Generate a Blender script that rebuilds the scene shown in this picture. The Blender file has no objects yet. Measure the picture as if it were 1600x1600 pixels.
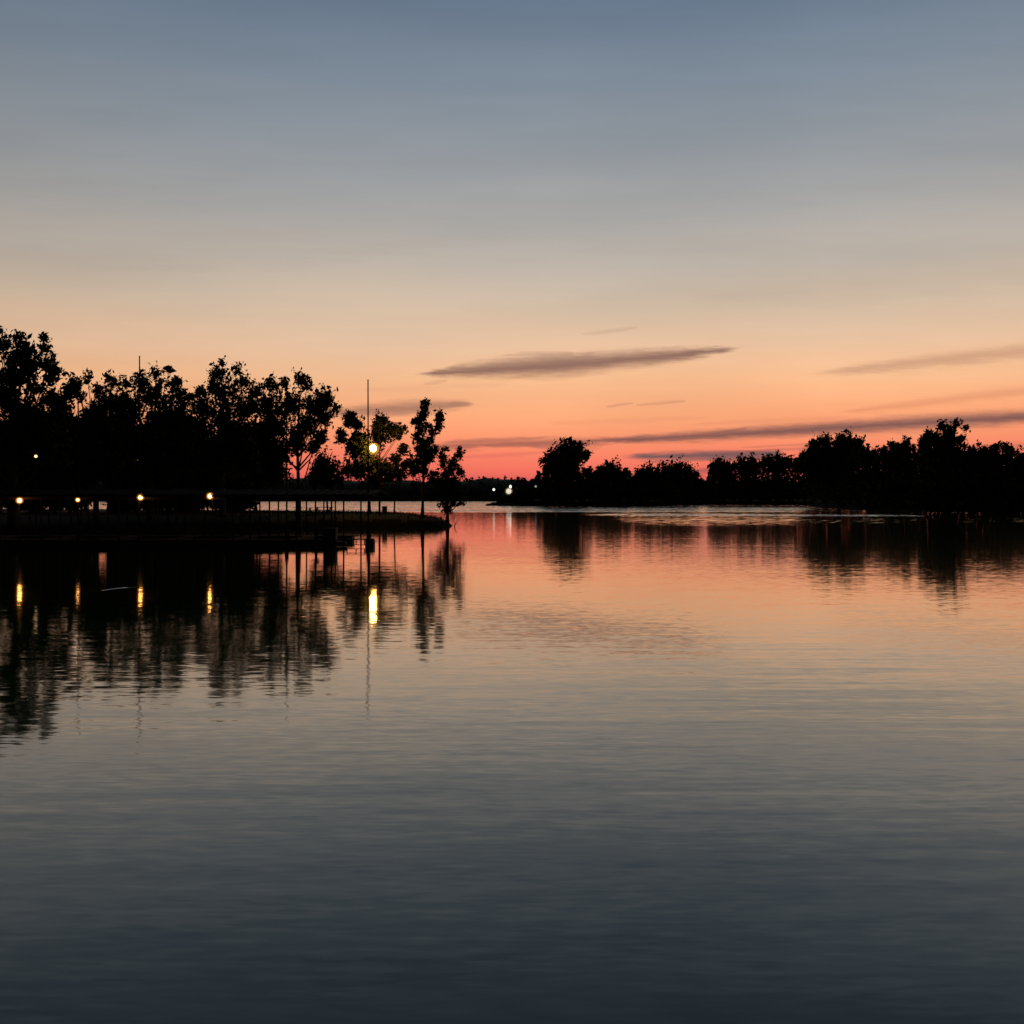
import bpy, bmesh, math, random
import numpy as np
from mathutils import Vector

random.seed(7)
rng = np.random.default_rng(11)
S = bpy.context.scene
COL = S.collection

# ------------------------------------------------------------------ camera
H = 3.0          # eye height above the lake
F = 1600.0       # focal length in photo pixels (photo is 1600 wide)
HZ = 776.0       # photo row of the horizon
cam_d = bpy.data.cameras.new("camera")
cam_d.sensor_width = 36.0
cam_d.lens = 36.0
cam_d.shift_y = (HZ - 800.0) / 1600.0
cam_d.clip_start = 0.1
cam_d.clip_end = 20000
cam = bpy.data.objects.new("camera", cam_d)
cam.location = (0, 0, H)
cam.rotation_euler = (math.pi / 2, 0, 0)
COL.objects.link(cam)
S.camera = cam
S.view_settings.view_transform = 'Standard'
S.view_settings.look = 'None'
S.view_settings.exposure = 0.0
S.view_settings.gamma = 1.0
S.view_settings.use_curve_mapping = False
S.cycles.use_denoising = True
S.cycles.max_bounces = 6
S.cycles.sample_clamp_indirect = 12.0
S.cycles.caustics_reflective = False
S.cycles.caustics_refractive = False


def P(px, py, D):
    """world point seen at photo pixel (px, py) when it stands D metres away"""
    return Vector(((px - 800.0) / F * D, D, H + (HZ - py) / F * D))


def lin(c):
    return tuple(((x / 255) / 12.92 if x <= 10 else (((x / 255) + .055) / 1.055) ** 2.4) for x in c)


# ------------------------------------------------------------------ sky (world)
W = bpy.data.worlds.new("World")
S.world = W
W.use_nodes = True
nt = W.node_tree
nt.nodes.clear()


class NB:
    """small node-graph writer: plain python expressions over sockets"""
    def __init__(self, tree):
        self.t = tree

    def m(self, op, a, b=None, c=None, clamp=False):
        n = self.t.nodes.new('ShaderNodeMath')
        n.operation = op
        n.use_clamp = clamp
        for i, v in enumerate((a, b, c)):
            if v is None:
                continue
            if isinstance(v, (int, float)):
                n.inputs[i].default_value = v
            else:
                self.t.links.new(v, n.inputs[i])
        return n.outputs[0]

    def smooth(self, x, lo, hi, o0=0.0, o1=1.0):
        n = self.t.nodes.new('ShaderNodeMapRange')
        n.interpolation_type = 'SMOOTHSTEP'
        self.t.links.new(x, n.inputs[0])
        for i, v in enumerate((lo, hi, o0, o1)):
            n.inputs[i + 1].default_value = v
        return n.outputs[0]

    def ramp(self, x, stops, lo=0.0, hi=1.0):
        n = self.t.nodes.new('ShaderNodeValToRGB')
        e = n.color_ramp.elements
        while len(e) > 1:
            e.remove(e[0])
        for i, (p, c) in enumerate(stops):
            k = e[0] if i == 0 else e.new(0.5)
            k.position = (p - lo) / (hi - lo)
            k.color = (*c, 1)
        y = self.m('DIVIDE', self.m('SUBTRACT', x, lo), hi - lo, clamp=True)
        self.t.links.new(y, n.inputs[0])
        return n.outputs[0]

    def mix(self, f, a, b, mode='MIX'):
        n = self.t.nodes.new('ShaderNodeMix')
        n.data_type = 'RGBA'
        n.blend_type = mode
        for s, v in ((n.inputs[0], f), (n.inputs[6], a), (n.inputs[7], b)):
            if isinstance(v, (int, float)):
                s.default_value = v
            elif isinstance(v, tuple):
                s.default_value = (*v, 1)
            else:
                self.t.links.new(v, s)
        return n.outputs[2]

    def noise(self, vec, scale, detail=2.0, rough=0.5, out='Fac'):
        n = self.t.nodes.new('ShaderNodeTexNoise')
        n.inputs['Scale'].default_value = scale
        n.inputs['Detail'].default_value = detail
        n.inputs['Roughness'].default_value = rough
        self.t.links.new(vec, n.inputs['Vector'])
        return n.outputs[out]

    def comb(self, x, y, z):
        n = self.t.nodes.new('ShaderNodeCombineXYZ')
        for i, v in enumerate((x, y, z)):
            if isinstance(v, (int, float)):
                n.inputs[i].default_value = v
            else:
                self.t.links.new(v, n.inputs[i])
        return n.outputs[0]


g = NB(nt)
tc = nt.nodes.new('ShaderNodeTexCoord')
sep = nt.nodes.new('ShaderNodeSeparateXYZ')
nt.links.new(tc.outputs['Generated'], sep.inputs[0])
dx, dy, dz = sep.outputs
hyp = g.m('MAXIMUM', g.m('SQRT', g.m('ADD', g.m('MULTIPLY', dx, dx), g.m('MULTIPLY', dy, dy))), 1e-3)
vel = g.m('MAXIMUM', g.m('DIVIDE', dz, hyp), 0.0)             # tangent of the elevation
# slow warp so the colour bands of the afterglow are not perfectly level
warp = g.m('MULTIPLY', g.m('SUBTRACT', g.noise(g.comb(g.m('MULTIPLY', dx, 1.3), g.m('MULTIPLY', dy, 1.3), g.m('MULTIPLY', vel, 9.0)), 2.2, 3.0), 0.5), 0.030)
velw = g.m('MAXIMUM', g.m('ADD', vel, g.m('MULTIPLY', warp, g.smooth(vel, 0.0, 0.12))), 0.0)
st = [(756, (212, 90, 88)), (738, (238, 108, 95)), (712, (247, 127, 102)), (685, (251, 148, 110)), (650, (253, 168, 121)), (600, (249, 188, 141)),
      (545, (233, 192, 158)), (490, (213, 188, 163)), (425, (190, 178, 165)), (345, (168, 165, 162)), (250, (148, 153, 158)),
      (140, (126, 138, 151)), (0, (103, 120, 140))]
stops = [(0.0, lin((190, 72, 78)))] + [((HZ - y) / F, lin(c)) for y, c in st] + [(0.51, lin((92, 109, 120))), (0.56, lin((58, 72, 74))), (0.72, lin((46, 58, 58))), (1.0, lin((34, 43, 46))), (2.6, lin((16, 21, 29)))]
stops2 = [s for s in stops if s[0] <= 1.0]
base = g.ramp(velw, stops2, 0.0, 1.0)
zen = g.smooth(vel, 0.9, 2.6)
base = g.mix(zen, base, lin((16, 21, 29)))
# afterglow is strongest toward where the sun went down, dark in the opposite quarter
az0 = math.atan2(0.17, 1.0)
cosd = g.m('DIVIDE', g.m('ADD', g.m('MULTIPLY', dx, math.sin(az0)), g.m('MULTIPLY', dy, math.cos(az0))), hyp)
fall = g.ramp(cosd, [(-1, (.03, .035, .045)), (-0.2, (.05, .06, .075)), (0.5, (.42, .45, .50)), (0.83, (.83, .86, .90)), (0.95, (.96, .965, .97)), (1.0, (1.0, 1.0, 1.0))], -1, 1)
base = g.mix(1.0, base, fall, 'MULTIPLY')

# thin dusk clouds, given as bearings (x/y, z/y) in the western sky
ysafe = g.m('MAXIMUM', dy, 0.05)
cu = g.m('DIVIDE', dx, ysafe)
cv = g.m('DIVIDE', dz, ysafe)
cvec = g.comb(g.m('MULTIPLY', cu, 14.0), g.m('MULTIPLY', cv, 120.0), 0.0)
cn1 = g.m('SUBTRACT', g.noise(cvec, 1.0, 4.0, 0.55), 0.5)
cvec2 = g.comb(g.m('MULTIPLY', cu, 60.0), g.m('MULTIPLY', cv, 420.0), 3.3)
cn2 = g.m('SUBTRACT', g.noise(cvec2, 1.0, 3.0, 0.6), 0.5)


def U(px): return (px - 800.0) / F
def V(py): return (HZ - py) / F


def cloud(x0, y0, x1, y1, half, op, col, sag=0.0, pw=0.6, wob=1.0, skew=0.5, soft=1.0):
    """one streak from (x0,y0) to (x1,y1); half = half thickness in px; skew = where it is thickest"""
    global base
    t = g.m('DIVIDE', g.m('SUBTRACT', cu, U(x0)), U(x1) - U(x0), clamp=True)
    hump = g.m('MULTIPLY', g.m('MULTIPLY', t, g.m('SUBTRACT', 1.0, t)), 4.0)
    vc = g.m('ADD', g.m('MULTIPLY', t, V(y1) - V(y0)), V(y0) )
    if sag:
        vc = g.m('SUBTRACT', vc, g.m('MULTIPLY', hump, sag / F))
    if skew != 0.5:
        t2 = g.m('POWER', t, math.log(0.5) / math.log(skew))
        hump = g.m('MULTIPLY', g.m('MULTIPLY', t2, g.m('SUBTRACT', 1.0, t2)), 4.0)
    th = g.m('MULTIPLY', g.m('POWER', hump, pw), half / F)
    th = g.m('MAXIMUM', g.m('MULTIPLY', th, g.m('ADD', 1.0, g.m('MULTIPLY', cn1, 2.2 * wob))), 1e-5)
    dv = g.m('ADD', g.m('SUBTRACT', cv, vc), g.m('MULTIPLY', cn1, 1.1 * wob * half / F))
    dv = g.m('ADD', dv, g.m('MULTIPLY', cn2, 0.9 * max(wob, .5) * half / F))
    d = g.m('DIVIDE', g.m('ABSOLUTE', dv), th)
    mk = g.smooth(d, 1.25 * soft, -0.05, 0.0, op)
    ends = g.smooth(hump, 0.0, 0.3)
    mk = g.m('MULTIPLY', mk, ends)
    base = g.mix(mk, base, lin(col))


MAUVE = (118, 86, 84)
cloud(640, 585, 1165, 543, 20, .9, (124, 85, 80), sag=5, wob=.32, skew=.5, pw=.85)
cloud(690, 578, 940, 556, 15, .42, (140, 104, 92), wob=1.0)
cloud(780, 557, 900, 551, 6, .28, (140, 108, 98), wob=1.2)
cloud(470, 648, 745, 631, 15, .75, (140, 95, 88), wob=.6, skew=.6)
cloud(630, 699, 1010, 688, 11, .8, (142, 80, 80), wob=1.0)
cloud(690, 691, 860, 683, 4, .45, (150, 90, 86), wob=.8)
cloud(820, 697, 1900, 634, 15.5, .95, (112, 74, 80), wob=.35, skew=.62, pw=.5)
cloud(1040, 690, 1172, 668, 4, .55, (140, 85, 82), wob=.6)
cloud(960, 714, 1230, 708, 9, .97, (96, 76, 88), wob=.9, skew=.6, pw=.35)
cloud(1000, 722, 1240, 713, 6, .6, (110, 84, 90), wob=1.1)
cloud(1030, 745, 1160, 728, 7, .6, (120, 80, 86), wob=.8)
cloud(945, 636, 992, 630, 4, .38, (170, 110, 92), wob=1.0)
cloud(990, 634, 1075, 626, 4, .36, (170, 112, 94), wob=1.0)
cloud(905, 523, 1000, 511, 4, .28, (170, 140, 118), wob=1.0)
cloud(660, 600, 700, 594, 4, .28, (170, 125, 105), wob=1.0)
cloud(1240, 587, 1800, 528, 16, .5, (170, 122, 100), wob=.6, skew=.6)
cloud(1300, 646, 1800, 588, 10, .32, (196, 112, 86), wob=.6)
cloud(1150, 700, 1340, 690, 3, .35, (150, 84, 80), wob=1.0)
cloud(-200, 415, 700, 385, 34, .10, (150, 140, 132), wob=.8)
cloud(1050, 470, 1900, 425, 30, .10, (160, 146, 134), wob=.8)

cloud(1170, 705, 1300, 698, 3, .45, (150, 84, 84), wob=1.0)
cloud(1075, 664, 1330, 651, 6, .20, (190, 110, 92), wob=1.0)
cloud(850, 662, 1120, 652, 6, .18, (205, 130, 105), wob=1.0)
cloud(1240, 715, 1700, 690, 8, .35, (170, 80, 86), wob=1.0)
cloud(700, 716, 860, 706, 5, .30, (180, 84, 84), wob=1.0)
cloud(560, 610, 800, 600, 7, .16, (190, 140, 118), wob=1.0)
# faint unevenness of the high thin haze
hz = g.noise(g.comb(g.m('MULTIPLY', cu, 2.2), g.m('MULTIPLY', cv, 16.0), 6.0), 1.0, 5.0, .6)
hzf = g.smooth(hz, .25, .75, .95, 1.06)
base = g.mix(1.0, base, g.comb(hzf, hzf, hzf), 'MULTIPLY')

skyt = nt.nodes.new('ShaderNodeTexSky')
skyt.sky_type = 'NISHITA'
skyt.sun_disc = False
skyt.sun_elevation = math.radians(-2.0)
skyt.sun_rotation = az0
bg1 = nt.nodes.new('ShaderNodeBackground')
bg1.inputs[1].default_value = 0.985
nt.links.new(base, bg1.inputs[0])
bg2 = nt.nodes.new('ShaderNodeBackground')
bg2.inputs[1].default_value = 0.05
nt.links.new(skyt.outputs[0], bg2.inputs[0])
add = nt.nodes.new('ShaderNodeAddShader')
nt.links.new(bg1.outputs[0], add.inputs[0])
nt.links.new(bg2.outputs[0], add.inputs[1])
wo = nt.nodes.new('ShaderNodeOutputWorld')
nt.links.new(add.outputs[0], wo.inputs[0])


# ------------------------------------------------------------------ materials
def new_mat(name):
    m = bpy.data.materials.new(name)
    m.use_nodes = True
    t = m.node_tree
    b = t.nodes['Principled BSDF']
    return m, t, b


def surf_mat(name, c1, c2, scale=3.0, rough=0.85, detail=4.0, metal=0.0, stretch=(1, 1, 1)):
    m, t, b = new_mat(name)
    n = NB(t)
    tcn = t.nodes.new('ShaderNodeTexCoord')
    mp = t.nodes.new('ShaderNodeMapping')
    mp.inputs['Scale'].default_value = stretch
    t.links.new(tcn.outputs['Object'], mp.inputs[0])
    f = n.noise(mp.outputs[0], scale, detail, 0.6)
    f = n.smooth(f, 0.3, 0.7)
    t.links.new(n.mix(f, c1, c2), b.inputs['Base Color'])
    b.inputs['Roughness'].default_value = rough
    b.inputs['Metallic'].default_value = metal
    b.inputs['Specular IOR Level'].default_value = .06
    return m


M_LEAF = surf_mat('foliage', (.030, .038, .015), (.05, .06, .024), 1.2, .7)
M_LEAF_FAR = surf_mat('far foliage', (.030, .042, .020), (.05, .065, .03), .3, .8)
M_BARK = surf_mat('bark', (.045, .036, .028), (.10, .085, .07), 6, .95, stretch=(1, 1, .2))
M_SOIL_SHADE = surf_mat('bank soil and shade', (.007, .006, .005), (.014, .012, .009), 1.5, 1.0)  # bare earth; colour also darkened for shade under dock roof and trees
M_GRASS = surf_mat('grass', (.03, .033, .012), (.055, .05, .022), 2.0, .9)
M_WOODF = surf_mat('weathered wood', (.028, .024, .02), (.055, .046, .04), 4, .9, stretch=(.3, 3, 3))
M_ROOF = surf_mat('roof metal', (.007, .006, .006), (.011, .010, .009), 2, 1.0)
M_STEEL = surf_mat('rusty steel', (.03, .018, .014), (.05, .03, .024), 5, .85)
M_DARK = surf_mat('dark plastic', (.03, .03, .033), (.045, .045, .048), 6, .6)
M_STONE = surf_mat('stone', (.12, .11, .10), (.24, .22, .20), 2.5, .9)


def emit_mat(name, col, strength):
    m = bpy.data.materials.new(name)
    m.use_nodes = True
    t = m.node_tree
    t.nodes.clear()
    e = t.nodes.new('ShaderNodeEmission')
    e.inputs[0].default_value = (*col, 1)
    e.inputs[1].default_value = strength
    o = t.nodes.new('ShaderNodeOutputMaterial')
    t.links.new(e.outputs[0], o.inputs[0])
    return m


def glass_mat(name, col, strength, opac):
    """frosted lamp glass: lets most of the bulb through and glows itself"""
    m = bpy.data.materials.new(name)
    m.use_nodes = True
    t = m.node_tree
    t.nodes.clear()
    e = t.nodes.new('ShaderNodeEmission')
    e.inputs[0].default_value = (*col, 1)
    e.inputs[1].default_value = strength
    tr = t.nodes.new('ShaderNodeBsdfTransparent')
    mx = t.nodes.new('ShaderNodeMixShader')
    mx.inputs[0].default_value = opac
    o = t.nodes.new('ShaderNodeOutputMaterial')
    t.links.new(tr.outputs[0], mx.inputs[1])
    t.links.new(e.outputs[0], mx.inputs[2])
    t.links.new(mx.outputs[0], o.inputs[0])
    return m


M_BULB = emit_mat('warm bulb', (1.0, .43, .09), 30)
M_BULB_DIM = emit_mat('dim warm bulb', (1.0, .42, .12), 12)
M_BULB_BIG = emit_mat('street lamp bulb', (1.0, .48, .10), 190)
M_BULB_WHITE = emit_mat('white floodlight', (1.0, .93, .78), 1.5)
M_BULB_PALE = emit_mat('pale lamp', (1.0, .62, .3), 1.8)
M_BULB_FAINT = emit_mat('faint lamp', (.9, .95, 1.0), .35)
M_GLASS = glass_mat('amber lamp glass', (1.0, .30, .05), .75, .45)
M_GLASS_BIG = glass_mat('yellow lamp glass', (1.0, .45, .03), .8, .4)
M_GLASS_WHITE = glass_mat('clear lamp glass', (1.0, .7, .3), .12, .5)

# water: dark body, mirror-like skin whose facets tilt with small ripples
M_WATER, t, b = new_mat('lake water')
n = NB(t)
geo = t.nodes.new('ShaderNodeNewGeometry')
sx = t.nodes.new('ShaderNodeSeparateXYZ')
t.links.new(geo.outputs['Position'], sx.inputs[0])
wx, wy, wz = sx.outputs


def rip(kx, ky, seed, detail=1.0, rough=.5):
    v = n.comb(n.m('MULTIPLY', wx, kx), n.m('MULTIPLY', wy, ky), seed)
    c = n.noise(v, 1.0, detail, rough, out='Color')
    vm = t.nodes.new('ShaderNodeVectorMath')
    vm.operation = 'SUBTRACT'
    t.links.new(c, vm.inputs[0])
    vm.inputs[1].default_value = (.5, .5, .5)
    return vm.outputs[0]


def vscale(v, s):
    vm = t.nodes.new('ShaderNodeVectorMath')
    vm.operation = 'SCALE'
    t.links.new(v, vm.inputs[0])
    if isinstance(s, (int, float)):
        vm.inputs['Scale'].default_value = s
    else:
        t.links.new(s, vm.inputs['Scale'])
    return vm.outputs[0]


def vadd(a, c):
    vm = t.nodes.new('ShaderNodeVectorMath')
    vm.operation = 'ADD'
    for i, v in enumerate((a, c)):
        if isinstance(v, tuple):
            vm.inputs[i].default_value = v
        else:
            t.links.new(v, vm.inputs[i])
    return vm.outputs[0]


# breeze: beyond about 190 m the lake is ruffled, with streaky edges
patch = n.noise(n.comb(n.m('MULTIPLY', wx, .006), n.m('MULTIPLY', wy, .035), 2.0), 1.0, 3.0, .6)
pd = n.m('ADD', wy, n.m('MULTIPLY', n.m('SUBTRACT', patch, .5), 150.0))
breeze = n.smooth(pd, 168, 215, 0.0, 1.0)
streak = n.smooth(n.noise(n.comb(n.m('MULTIPLY', wx, .008), n.m('MULTIPLY', wy, .05), 9.0), 1.0, 2.0, .5), .42, .62, .25, 1.0)
breeze = n.m('MULTIPLY', breeze, streak)
# one long wind lane in front of the right shore
lane = n.m('ADD', n.m('SUBTRACT', wy, n.m('ADD', 172.0, n.m('MULTIPLY', wx, -.12))), n.m('MULTIPLY', n.m('SUBTRACT', patch, .5), 26.0))
lane = n.m('MULTIPLY', n.smooth(n.m('ABSOLUTE', lane), 9.0, 4.0), n.m('MULTIPLY', n.smooth(wx, 8.0, 26.0), n.smooth(wx, 74.0, 55.0)))
breeze = n.m('MAXIMUM', breeze, n.m('MULTIPLY', lane, .9))
# light air in the bay in front of the low middle trees: streaks of ruffled and calm water
bay = n.m('MULTIPLY', n.m('MULTIPLY', n.smooth(wx, 9.0, 20.0), n.smooth(wx, 60.0, 45.0, 1.15, 1.0)), n.m('MULTIPLY', n.smooth(wy, 90.0, 130.0), n.smooth(wy, 330.0, 240.0)))
bst = n.smooth(n.noise(n.comb(n.m('MULTIPLY', wx, .010), n.m('MULTIPLY', wy, .07), 21.0), 1.0, 3.0, .6), .40, .60)
bay = n.m('MULTIPLY', bay, n.m('ADD', .14, n.m('MULTIPLY', bst, .06)))
breeze = n.m('MAXIMUM', breeze, bay)
# a patch of cat's-paw ripples off the point
cp = n.m('ADD', n.m('POWER', n.m('DIVIDE', n.m('SUBTRACT', wx, 2.2), 4.2), 2.0), n.m('POWER', n.m('DIVIDE', n.m('SUBTRACT', wy, 22.8), 2.3), 2.0))
cpn = n.noise(n.comb(n.m('MULTIPLY', wx, .5), n.m('MULTIPLY', wy, 1.6), 5.0), 1.0, 4.0, .65)
cat = n.m('MULTIPLY', n.smooth(cp, 1.3, 0.1), n.smooth(cpn, .40, .65))
near_amp = n.smooth(n.noise(n.comb(n.m('MULTIPLY', wx, .10), n.m('MULTIPLY', wy, .35), 7.0), 1.0, 2.0, .5), .3, .7, .45, 1.5)
calm = n.smooth(wy, 14.0, 34.0, 1.0, .35)
rA = vscale(rip(.28, 4.0, 1.0, 2.0), n.m('MULTIPLY', calm, n.m('MULTIPLY', near_amp, .042)))
rB = vscale(rip(.13, .85, 4.0), n.m('MULTIPLY', calm, .013))
rC = vscale(rip(3.0, 14.0, 8.0, 1.0), .045)
rD = vscale(rip(.7, 1.1, 12.0, 2.0), n.m('MULTIPLY', breeze, 1.1))
rE = vscale(rip(1.2, 3.0, 15.0, 3.0, .6), n.m('MULTIPLY', cat, .035))
rF = n.comb(0.0, n.m('MULTIPLY', breeze, -.085), 0.0)         # steeper windward faces
slope = vadd(vadd(vadd(rA, rB), vadd(rC, rD)), vadd(rE, rF))
flat = t.nodes.new('ShaderNodeVectorMath')
flat.operation = 'MULTIPLY'
t.links.new(slope, flat.inputs[0])
flat.inputs[1].default_value = (.7, 1.0, 0)
nn = t.nodes.new('ShaderNodeVectorMath')
nn.operation = 'NORMALIZE'
t.links.new(vadd(flat.outputs[0], geo.outputs['Normal']), nn.inputs[0])
t.links.new(nn.outputs[0], b.inputs['Normal'])
b.inputs['Base Color'].default_value = (.010, .046, .008, 1)
b.inputs['Roughness'].default_value = 0.045
b.inputs['Specular Tint'].default_value = (1.0, 1.0, .65, 1)
b.inputs['IOR'].default_value = 1.25
b.inputs['Coat Weight'].default_value = .72
b.inputs['Coat IOR'].default_value = 1.33
b.inputs['Coat Roughness'].default_value = 0.045
t.links.new(nn.outputs[0], b.inputs['Coat Normal'])


# ------------------------------------------------------------------ object helpers
def link(o):
    COL.objects.link(o)
    return o


def tag(o, label=None, cat=None, group=None, kind=None):
    for k, v in (('label', label), ('category', cat), ('group', group), ('kind', kind)):
        if v:
            o[k] = v
    return o


def empty(name, loc, label, cat, group=None):
    o = link(bpy.data.objects.new(name, None))
    o.location = loc
    o.empty_display_size = .5
    return tag(o, label, cat, group)


def mesh_obj(name, verts, faces, mat, parent=None, smooth=False):
    """one mesh object; verts in world space, moved into the parent's space"""
    me = bpy.data.meshes.new(name)
    off = np.array(parent_loc(parent)) if parent else np.zeros(3)
    v = np.asarray(verts, dtype=float) - off
    me.from_pydata([tuple(x) for x in v], [], [tuple(f) for f in faces])
    me.materials.append(mat)
    if smooth:
        me.polygons.foreach_set('use_smooth', [True] * len(me.polygons))
    me.update()
    o = link(bpy.data.objects.new(name, me))
    if parent:
        o.parent = parent
    return o


def parent_loc(p):
    l = Vector(p.location)
    while p.parent:
        p = p.parent
        l += Vector(p.location)
    return l


def quads_obj(name, q, mat, parent=None):
    """q: (n,4,3) array of quads in world space"""
    nq = len(q)
    off = np.array(parent_loc(parent)) if parent else np.zeros(3)
    me = bpy.data.meshes.new(name)
    me.vertices.add(nq * 4)
    me.vertices.foreach_set('co', (q.reshape(-1, 3) - off).astype(np.float32).ravel())
    me.loops.add(nq * 4)
    me.loops.foreach_set('vertex_index', np.arange(nq * 4, dtype=np.int32))
    me.polygons.add(nq)
    me.polygons.foreach_set('loop_start', np.arange(nq, dtype=np.int32) * 4)
    me.polygons.foreach_set('loop_total', np.full(nq, 4, dtype=np.int32))
    me.materials.append(mat)
    me.update(calc_edges=True)
    o = link(bpy.data.objects.new(name, me))
    if parent:
        o.parent = parent
    return o


class MB:
    def __init__(self):
        self.v, self.f = [], []

    def box(self, x0, x1, y0, y1, z0, z1):
        k = len(self.v)
        self.v += [(x, y, z) for z in (z0, z1) for y in (y0, y1) for x in (x0, x1)]
        self.f += [tuple(k + i for i in f) for f in ((0, 2, 3, 1), (4, 5, 7, 6), (0, 1, 5, 4), (2, 6, 7, 3), (0, 4, 6, 2), (1, 3, 7, 5))]
        return self

    def tube(self, pts, rad, seg=8):
        k = len(self.v)
        pts = [Vector(p) for p in pts]
        if isinstance(rad, (int, float)):
            rad = [rad] * len(pts)
        for i, p in enumerate(pts):
            d = (pts[min(i + 1, len(pts) - 1)] - pts[max(i - 1, 0)])
            d = d.normalized() if d.length > 1e-6 else Vector((0, 0, 1))
            a = d.cross(Vector((0, 1, 0)) if abs(d.y) < .9 else Vector((1, 0, 0))).normalized()
            c = d.cross(a)
            for s in range(seg):
                an = 2 * math.pi * s / seg
                self.v.append(tuple(p + (a * math.cos(an) + c * math.sin(an)) * rad[i]))
        for i in range(len(pts) - 1):
            for s in range(seg):
                s2 = (s + 1) % seg
                self.f.append((k + i * seg + s, k + i * seg + s2, k + (i + 1) * seg + s2, k + (i + 1) * seg + s))
        self.f.append(tuple(k + s for s in range(seg))[::-1])
        e = k + (len(pts) - 1) * seg
        self.f.append(tuple(e + s for s in range(seg)))
        return self

    def lathe(self, c, prof, seg=12):
        """prof: list of (radius, height) from bottom to top around vertical axis at c"""
        return self.tube([(c[0], c[1], c[2] + h) for r, h in prof], [max(r, 1e-3) for r, h in prof], seg)

    def ball(self, c, r, seg=12, rings=8, sc=(1, 1, 1)):
        k = len(self.v)
        for i in range(rings + 1):
            th = math.pi * i / rings
            for s in range(seg):
                ph = 2 * math.pi * s / seg
                q = max(math.sin(th), 1e-3)
                self.v.append((c[0] + r * sc[0] * q * math.cos(ph), c[1] + r * sc[1] * q * math.sin(ph), c[2] - r * sc[2] * math.cos(th)))
        for i in range(rings):
            for s in range(seg):
                s2 = (s + 1) % seg
                self.f.append((k + i * seg + s, k + i * seg + s2, k + (i + 1) * seg + s2, k + (i + 1) * seg + s))
        return self

    def build(self, name, mat, parent=None, smooth=False):
        return mesh_obj(name, self.v, self.f, mat, parent, smooth)


def copy_tree(o, parent=None):
    c = o.copy()
    COL.objects.link(c)
    if parent:
        c.parent = parent
    for ch in [x for x in bpy.data.objects if x.parent == o]:
        copy_tree(ch, c)
    return c


# ------------------------------------------------------------------ large structure: lake, lake bed, shores
def grid(name, xs, ys, zf, mat, kind='structure', mats=None):
    xs, ys = np.asarray(xs), np.asarray(ys)
    X, Y = np.meshgrid(xs, ys)
    Z = zf(X, Y)
    v = np.stack([X, Y, Z], -1).reshape(-1, 3)
    nx = len(xs)
    f = [(j * nx + i, j * nx + i + 1, (j + 1) * nx + i + 1, (j + 1) * nx + i) for j in range(len(ys) - 1) for i in range(nx - 1)]
    o = mesh_obj(name, v, f, mat, smooth=True)
    o['kind'] = kind
    return o


grid('lake_bed', np.linspace(-6000, 6000, 3), np.linspace(-6000, 6000, 3), lambda X, Y: X * 0 - 4.0, M_SOIL_SHADE)
grid('water', np.linspace(-5000, 5000, 3), np.linspace(-5000, 5000, 3), lambda X, Y: X * 0, M_WATER)


def fbm2(X, Y, seed, octs=4, f0=1.0):
    r = np.random.default_rng(seed)
    Z = np.zeros_like(X)
    for o in range(octs):
        for k in range(3):
            a = r.uniform(0, 2 * math.pi)
            p = r.uniform(0, 2 * math.pi)
            f = f0 * 2 ** o * r.uniform(.8, 1.2)
            Z += np.sin(f * (X * math.cos(a) + Y * math.sin(a)) + p) * .5 ** o / 3
    return Z


# park point on the left: near waterline given by photo bearing and distance
near = [(-500, 70), (-200, 71), (0, 77), (120, 81), (220, 86), (330, 92), (420, 94), (560, 97), (640, 97.5), (690, 98), (705, 101)]
far = [(707, 106), (690, 112), (640, 120), (540, 130), (420, 140), (200, 150), (-200, 160), (-500, 165)]
poly = np.array([[(px - 800) / F * D, D] for px, D in near + far])


def sdist(X, Y):
    d = np.full(X.shape, 1e9)
    inside = np.zeros(X.shape, bool)
    m = len(poly)
    for i in range(m):
        a, c = poly[i], poly[(i + 1) % m]
        ex, ey = c - a
        wxx, wyy = X - a[0], Y - a[1]
        tt = np.clip((wxx * ex + wyy * ey) / (ex * ex + ey * ey), 0, 1)
        d = np.minimum(d, np.hypot(wxx - ex * tt, wyy - ey * tt))
        cond = ((a[1] > Y) != (c[1] > Y)) & (X < (c[0] - a[0]) * (Y - a[1]) / (c[1] - a[1] + 1e-9) + a[0])
        inside ^= cond
    return np.where(inside, d, -d)


def park_z(X, Y):
    d = sdist(X, Y) + .25 * fbm2(X, Y, 3, 3, 1.1)
    tipw = np.clip((-5.9 - X) / 5.5, 0, 1)              # lower toward the tip of the point
    top = .85 + .42 * tipw + .05 * fbm2(X, Y, 5, 3, .5)
    up = np.where(d < 1.1, np.clip(d / 1.1, 0, 1) ** .8 * .72, .72 + (1 - np.exp(-(d - 1.1) / 2.2)) * (top - .72))
    return np.where(d < 0, np.clip(d * .8, -1.2, 0), up)


park = grid('ground', np.arange(-75, -4.5, .55), np.arange(68, 170, .75), park_z, M_GRASS)
park.data.materials.append(M_SOIL_SHADE)
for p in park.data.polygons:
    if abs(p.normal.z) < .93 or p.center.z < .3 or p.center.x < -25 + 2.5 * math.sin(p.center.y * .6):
        p.material_index = 1  # bank earth; on the left also tree and roof shade put into the colour


def zpark(x, y):
    return float(park_z(np.array([x]), np.array([y]))[0])


# wooded shore on the right
SH = [(762, 334), (775, 338), (800, 341), (880, 326), (950, 322), (1040, 338), (1080, 372), (1180, 380), (1250, 372), (1285, 275), (1340, 236), (1450, 212), (1600, 200), (1800, 190), (2300, 180)]
SHX, SHD = np.array([s[0] for s in SH], float), np.array([s[1] for s in SH], float)


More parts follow.
